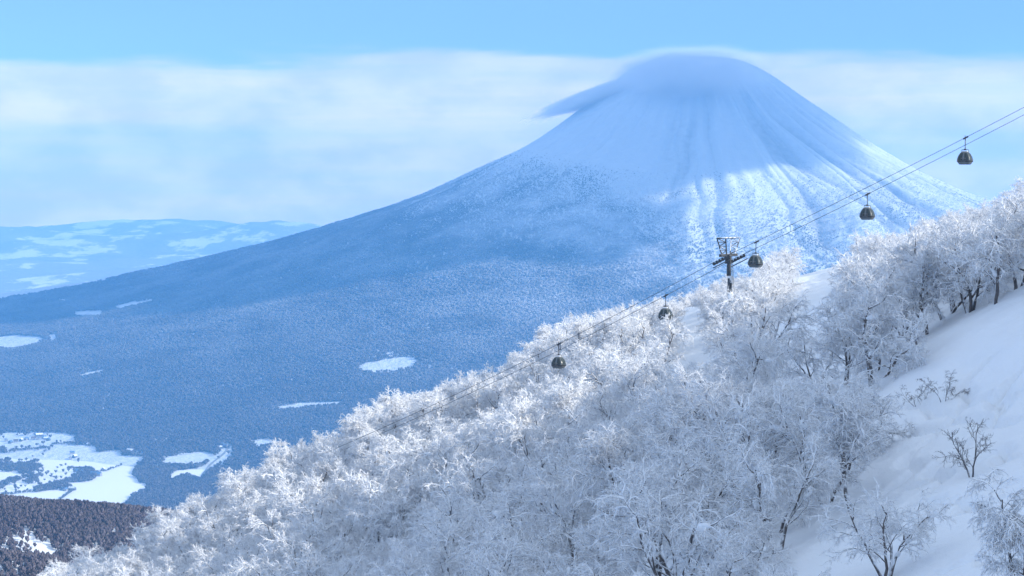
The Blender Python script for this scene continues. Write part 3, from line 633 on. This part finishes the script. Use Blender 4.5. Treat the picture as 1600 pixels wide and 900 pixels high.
def skin(z0, z1, u0, u1, nz=6, nu=10, push=0.0):
    v = []
    for z in np.linspace(z0, z1, nz):
        a, b = section(z)
        for u in np.linspace(u0, u1, nu):
            c, s = math.cos(u), math.sin(u); e = 0.55
            v.append(((a + push) * math.copysign(abs(c) ** e, c), (b + push) * math.copysign(abs(s) ** e, s), z))
    return np.array(v), grid_faces(nz, nu)
def gondola_kind():
    out = []
    def add(name, me, mat, sub=None): me.materials.append(mat); out.append((name, me, sub))
    v, f = skin(0, 1.78, 0, 2 * math.pi, 16, 41); add('cabin', mesh('cabin', v, f), M_SHELL)
    v1, f1 = skin(0.0, 0.0, 0, 2 * math.pi, 2, 41); 
    v, f = skin(0.34, 0.54, 0, 2 * math.pi, 3, 41, 0.012); add('waist_stripe', mesh('waist_stripe', v, f), M_TRIM)
    q = math.pi / 2
    for k in range(4):
        for s, (ua, ub) in enumerate(((-0.62, -0.03), (0.03, 0.62)) if k % 2 else ((-0.66, 0.66),)):
            v, f = skin(0.58, 1.56, k * q + ua, k * q + ub, 7, 9, 0.010); add('window', mesh('window', v, f), M_GLASS)
    bm = bmesh.new()
    for z in (0.12,): block(bm, (0, 0, 0.03), (1.3, 1.25, 0.07))
    def fin(bm, name, mat): me = bpy.data.meshes.new(name); bm.to_mesh(me); bm.free(); add(name, me, mat)
    fin(bm, 'floor_pan', M_TRIM)
    bm = bmesh.new(); block(bm, (0, 0, 1.80), (0.72, 0.72, 0.10)); fin(bm, 'roof', M_SNOW)
    bm = bmesh.new()
    for s in (-1, 1): bar(bm, (s * 0.48, 0, 1.66), (s * 0.44, 0, 2.02), 0.035); 
    bar(bm, (-0.46, 0, 2.02), (0.46, 0, 2.02), 0.04); fin(bm, 'roof_frame', M_STEEL)
    bm = bmesh.new(); bar(bm, (0, 0, 1.98), (0, 0, 3.30), 0.055); bar(bm, (0, 0, 3.30), (0.02, 0, 3.58), 0.07); block(bm, (0, 0, 2.05), (0.28, 0.22, 0.20)); fin(bm, 'hanger_arm', M_STEEL)
    sl = Matrix.Rotation(-math.atan(0.48), 4, 'Y')
    bm = bmesh.new(); block(bm, (0, 0, 3.60), (0.62, 0.22, 0.20), sl); block(bm, (0.30, 0, 3.76), (0.20, 0.26, 0.20), sl); bar(bm, (0, 0, 3.6), (-0.05, 0, 3.92), 0.05); fin(bm, 'grip', M_STEEL)
    bm = bmesh.new()
    for z in (0.42, 0.80): bar(bm, (-0.35, -0.98, z), (0.35, -0.98, z), 0.03)
    for x in (-0.35, 0, 0.35): bar(bm, (x, -0.98, 0.30), (x, -0.95, 0.90), 0.025); bar(bm, (x, -0.80, 0.42), (x, -0.98, 0.42), 0.025)
    fin(bm, 'ski_rack', M_STEEL)
    return out
GK = gondola_kind()
for px, far, lab in [(1508, 0, 'dark gondola cabin highest on the cables at the right, against the sky'), (1355, 1, 'dark gondola cabin hanging in front of the volcano, second from the right border'),
                     (1180, 0, 'glassy gondola cabin hanging just beside the lift tower'), (1040, 1, 'gondola cabin half hidden by frosted branches left of the tower'), (873, 0, 'dark gondola cabin lowest on the cables, in front of white trees')]:
    ts = np.linspace(-60, 60, 2401); q = np.array([rope_p(t, far) for t in ts]); qx, qy = project(q[:, 0], q[:, 1], q[:, 2]); t = float(ts[np.argmin(abs(qx - px))])
    p = rope_p(t, far); root = link('gondola', None); root.location = p - Vector((0, 0, 3.62 * 0.92)); root.scale = (0.92,) * 3; root.rotation_euler = (0, R(rng.normal(0, 1.5)), HEAD)
    tag(root, lab, 'gondola', 'cabins of the gondola lift')
    for nm, me, s in GK: link(nm, me, None, root)
    print('gondola', px, [round(float(v), 1) for v in project(p.x, p.y, p.z)])
# tower
base = Vector((ROPE_O[0], ROPE_O[1], 0)) + RS * GAUGE / 2; gz0 = float(h_hill(np.array([base.x]), np.array([base.y]))[0]); topz = rope_z(0) + 0.35
tw = link('lift_tower', None); tw.location = (base.x, base.y, gz0); tw.rotation_euler = (0, 0, HEAD); HT = topz - gz0
tag(tw, 'dark frosted steel lift tower with two wheel banks and lattice frames', 'lift tower')
lx = 0.8                                  # the column leans a little, square to the falling cables
bm = bmesh.new()
for i in range(6):
    a, b = i / 6, (i + 1) / 6; bmesh.ops.create_cone(bm, cap_ends=True, segments=14, radius1=0.38 - 0.10 * a, radius2=0.38 - 0.10 * b, depth=HT / 6 + 0.02,
        matrix=Matrix.Translation((lx - lx * (a + b) / 2, 0, HT * (a + b) / 2 - 0.5)))
bm_mesh('column', bm, M_FROST_STEEL, tw, True)
bm = bmesh.new(); block(bm, (0, 0, HT - 0.55), (0.70, 0.62, 1.1)); bm_mesh('column_head', bm, M_STEEL, tw)
bm = bmesh.new(); block(bm, (0, 0, HT + 0.05), (0.36, GAUGE + 0.3, 0.36)); bm_mesh('crossarm', bm, M_STEEL, tw)
sl = Matrix.Rotation(-math.atan(0.488), 4, 'Y'); u = sl @ Vector((1, 0, 0)); nrm = sl @ Vector((0, 0, 1))
for s in (-1, 1):
    c = Vector((0, s * GAUGE / 2, rope_z(0) - gz0))
    bm = bmesh.new(); block(bm, c - nrm * 0.30, (2.6, 0.16, 0.22), sl)
    for e in (-1, 1): block(bm, c - nrm * 0.30 + u * e * 0.75, (1.0, 0.26, 0.14), sl)
    bank = bm_mesh('wheel_bank', bm, M_STEEL, tw)
    for k in range(6):
        bm = bmesh.new(); m = Matrix.Translation(c - nrm * 0.24 + u * (-1.15 + 0.46 * k)) @ Matrix.Rotation(R(90), 4, 'X'); bmesh.ops.create_cone(bm, cap_ends=True, segments=16, radius1=0.21, radius2=0.21, depth=0.12, matrix=m)
        bm_mesh('sheave', bm, M_TRIM, bank)
    bm = bmesh.new(); block(bm, c - nrm * 0.75 + Vector((0, s * 0.45, 0)), (2.6, 0.5, 0.06), sl); bm_mesh('catwalk', bm, M_STEEL, bank)
# two upright lattice lifting frames above the crossarm
for s in (-1, 1):
    y0 = s * GAUGE / 2 * 0.55; z0 = HT + 0.2; z1 = HT + 2.35; w0, w1 = 0.36, 0.62
    y1 = s * GAUGE / 2 * 0.92
    bm = bmesh.new(); P4 = [Vector((e * w0, y0, z0)) for e in (-1, 1)], [Vector((e * w1, y1, z1)) for e in (-1, 1)]
    for e in (0, 1): bar(bm, P4[0][e], P4[1][e], 0.085)
    for k in range(4):
        a, b = k / 4, (k + 1) / 4; bar(bm, P4[0][k % 2].lerp(P4[1][k % 2], a), P4[0][1 - k % 2].lerp(P4[1][1 - k % 2], b), 0.06); bar(bm, P4[0][0].lerp(P4[1][0], b), P4[0][1].lerp(P4[1][1], b), 0.05)
    bar(bm, P4[1][0], P4[1][1], 0.085); bm_mesh('lifting_frame', bm, M_FROST_STEEL, tw)
bm = bmesh.new(); bar(bm, (0, -GAUGE / 2 * 0.95, HT + 2.35), (0, GAUGE / 2 * 0.95, HT + 2.35), 0.09); bm_mesh('frame_beam', bm, M_FROST_STEEL, tw)
bm = bmesh.new()
for yy in (-0.2, 0.2): bar(bm, (0.48 + lx, yy, 0.5), (0.48, yy, HT - 0.3), 0.03)
for k in range(int(HT / 0.45)): z = 0.6 + k * 0.45; xx = 0.48 + lx * (1 - z / HT); bar(bm, (xx, -0.2, z), (xx, 0.2, z), 0.02)
bm_mesh('ladder', bm, M_FROST_STEEL, tw)


# ------------------------------------------------------------------ haze
def box(name, lo, hi):
    v = [(x, y, z) for x in (lo[0], hi[0]) for y in (lo[1], hi[1]) for z in (lo[2], hi[2])]
    return mesh(name, v, [(0,1,3,2),(4,6,7,5),(0,4,5,1),(2,3,7,6),(0,2,6,4),(1,5,7,3)], False)
HAZE_DENSITY = 5.8e-5
hm = bpy.data.materials.new('haze'); hm.use_nodes = True; t = hm.node_tree; t.nodes.clear()
pv = N(t, 'ShaderNodeVolumePrincipled'); pv.inputs['Color'].default_value = (0.155, 0.51, 1.0, 1); pv.inputs['Density'].default_value = HAZE_DENSITY
pv.inputs['Anisotropy'].default_value = 0.0
t.links.new(pv.outputs[0], N(t, 'ShaderNodeOutputMaterial').inputs['Volume'])
haze = link('haze', box('haze', (-28000, -28000, -200), (28000, 28000, 1790)), hm)
tag(haze, 'pale blue winter haze filling the valley air', 'haze', kind='stuff')
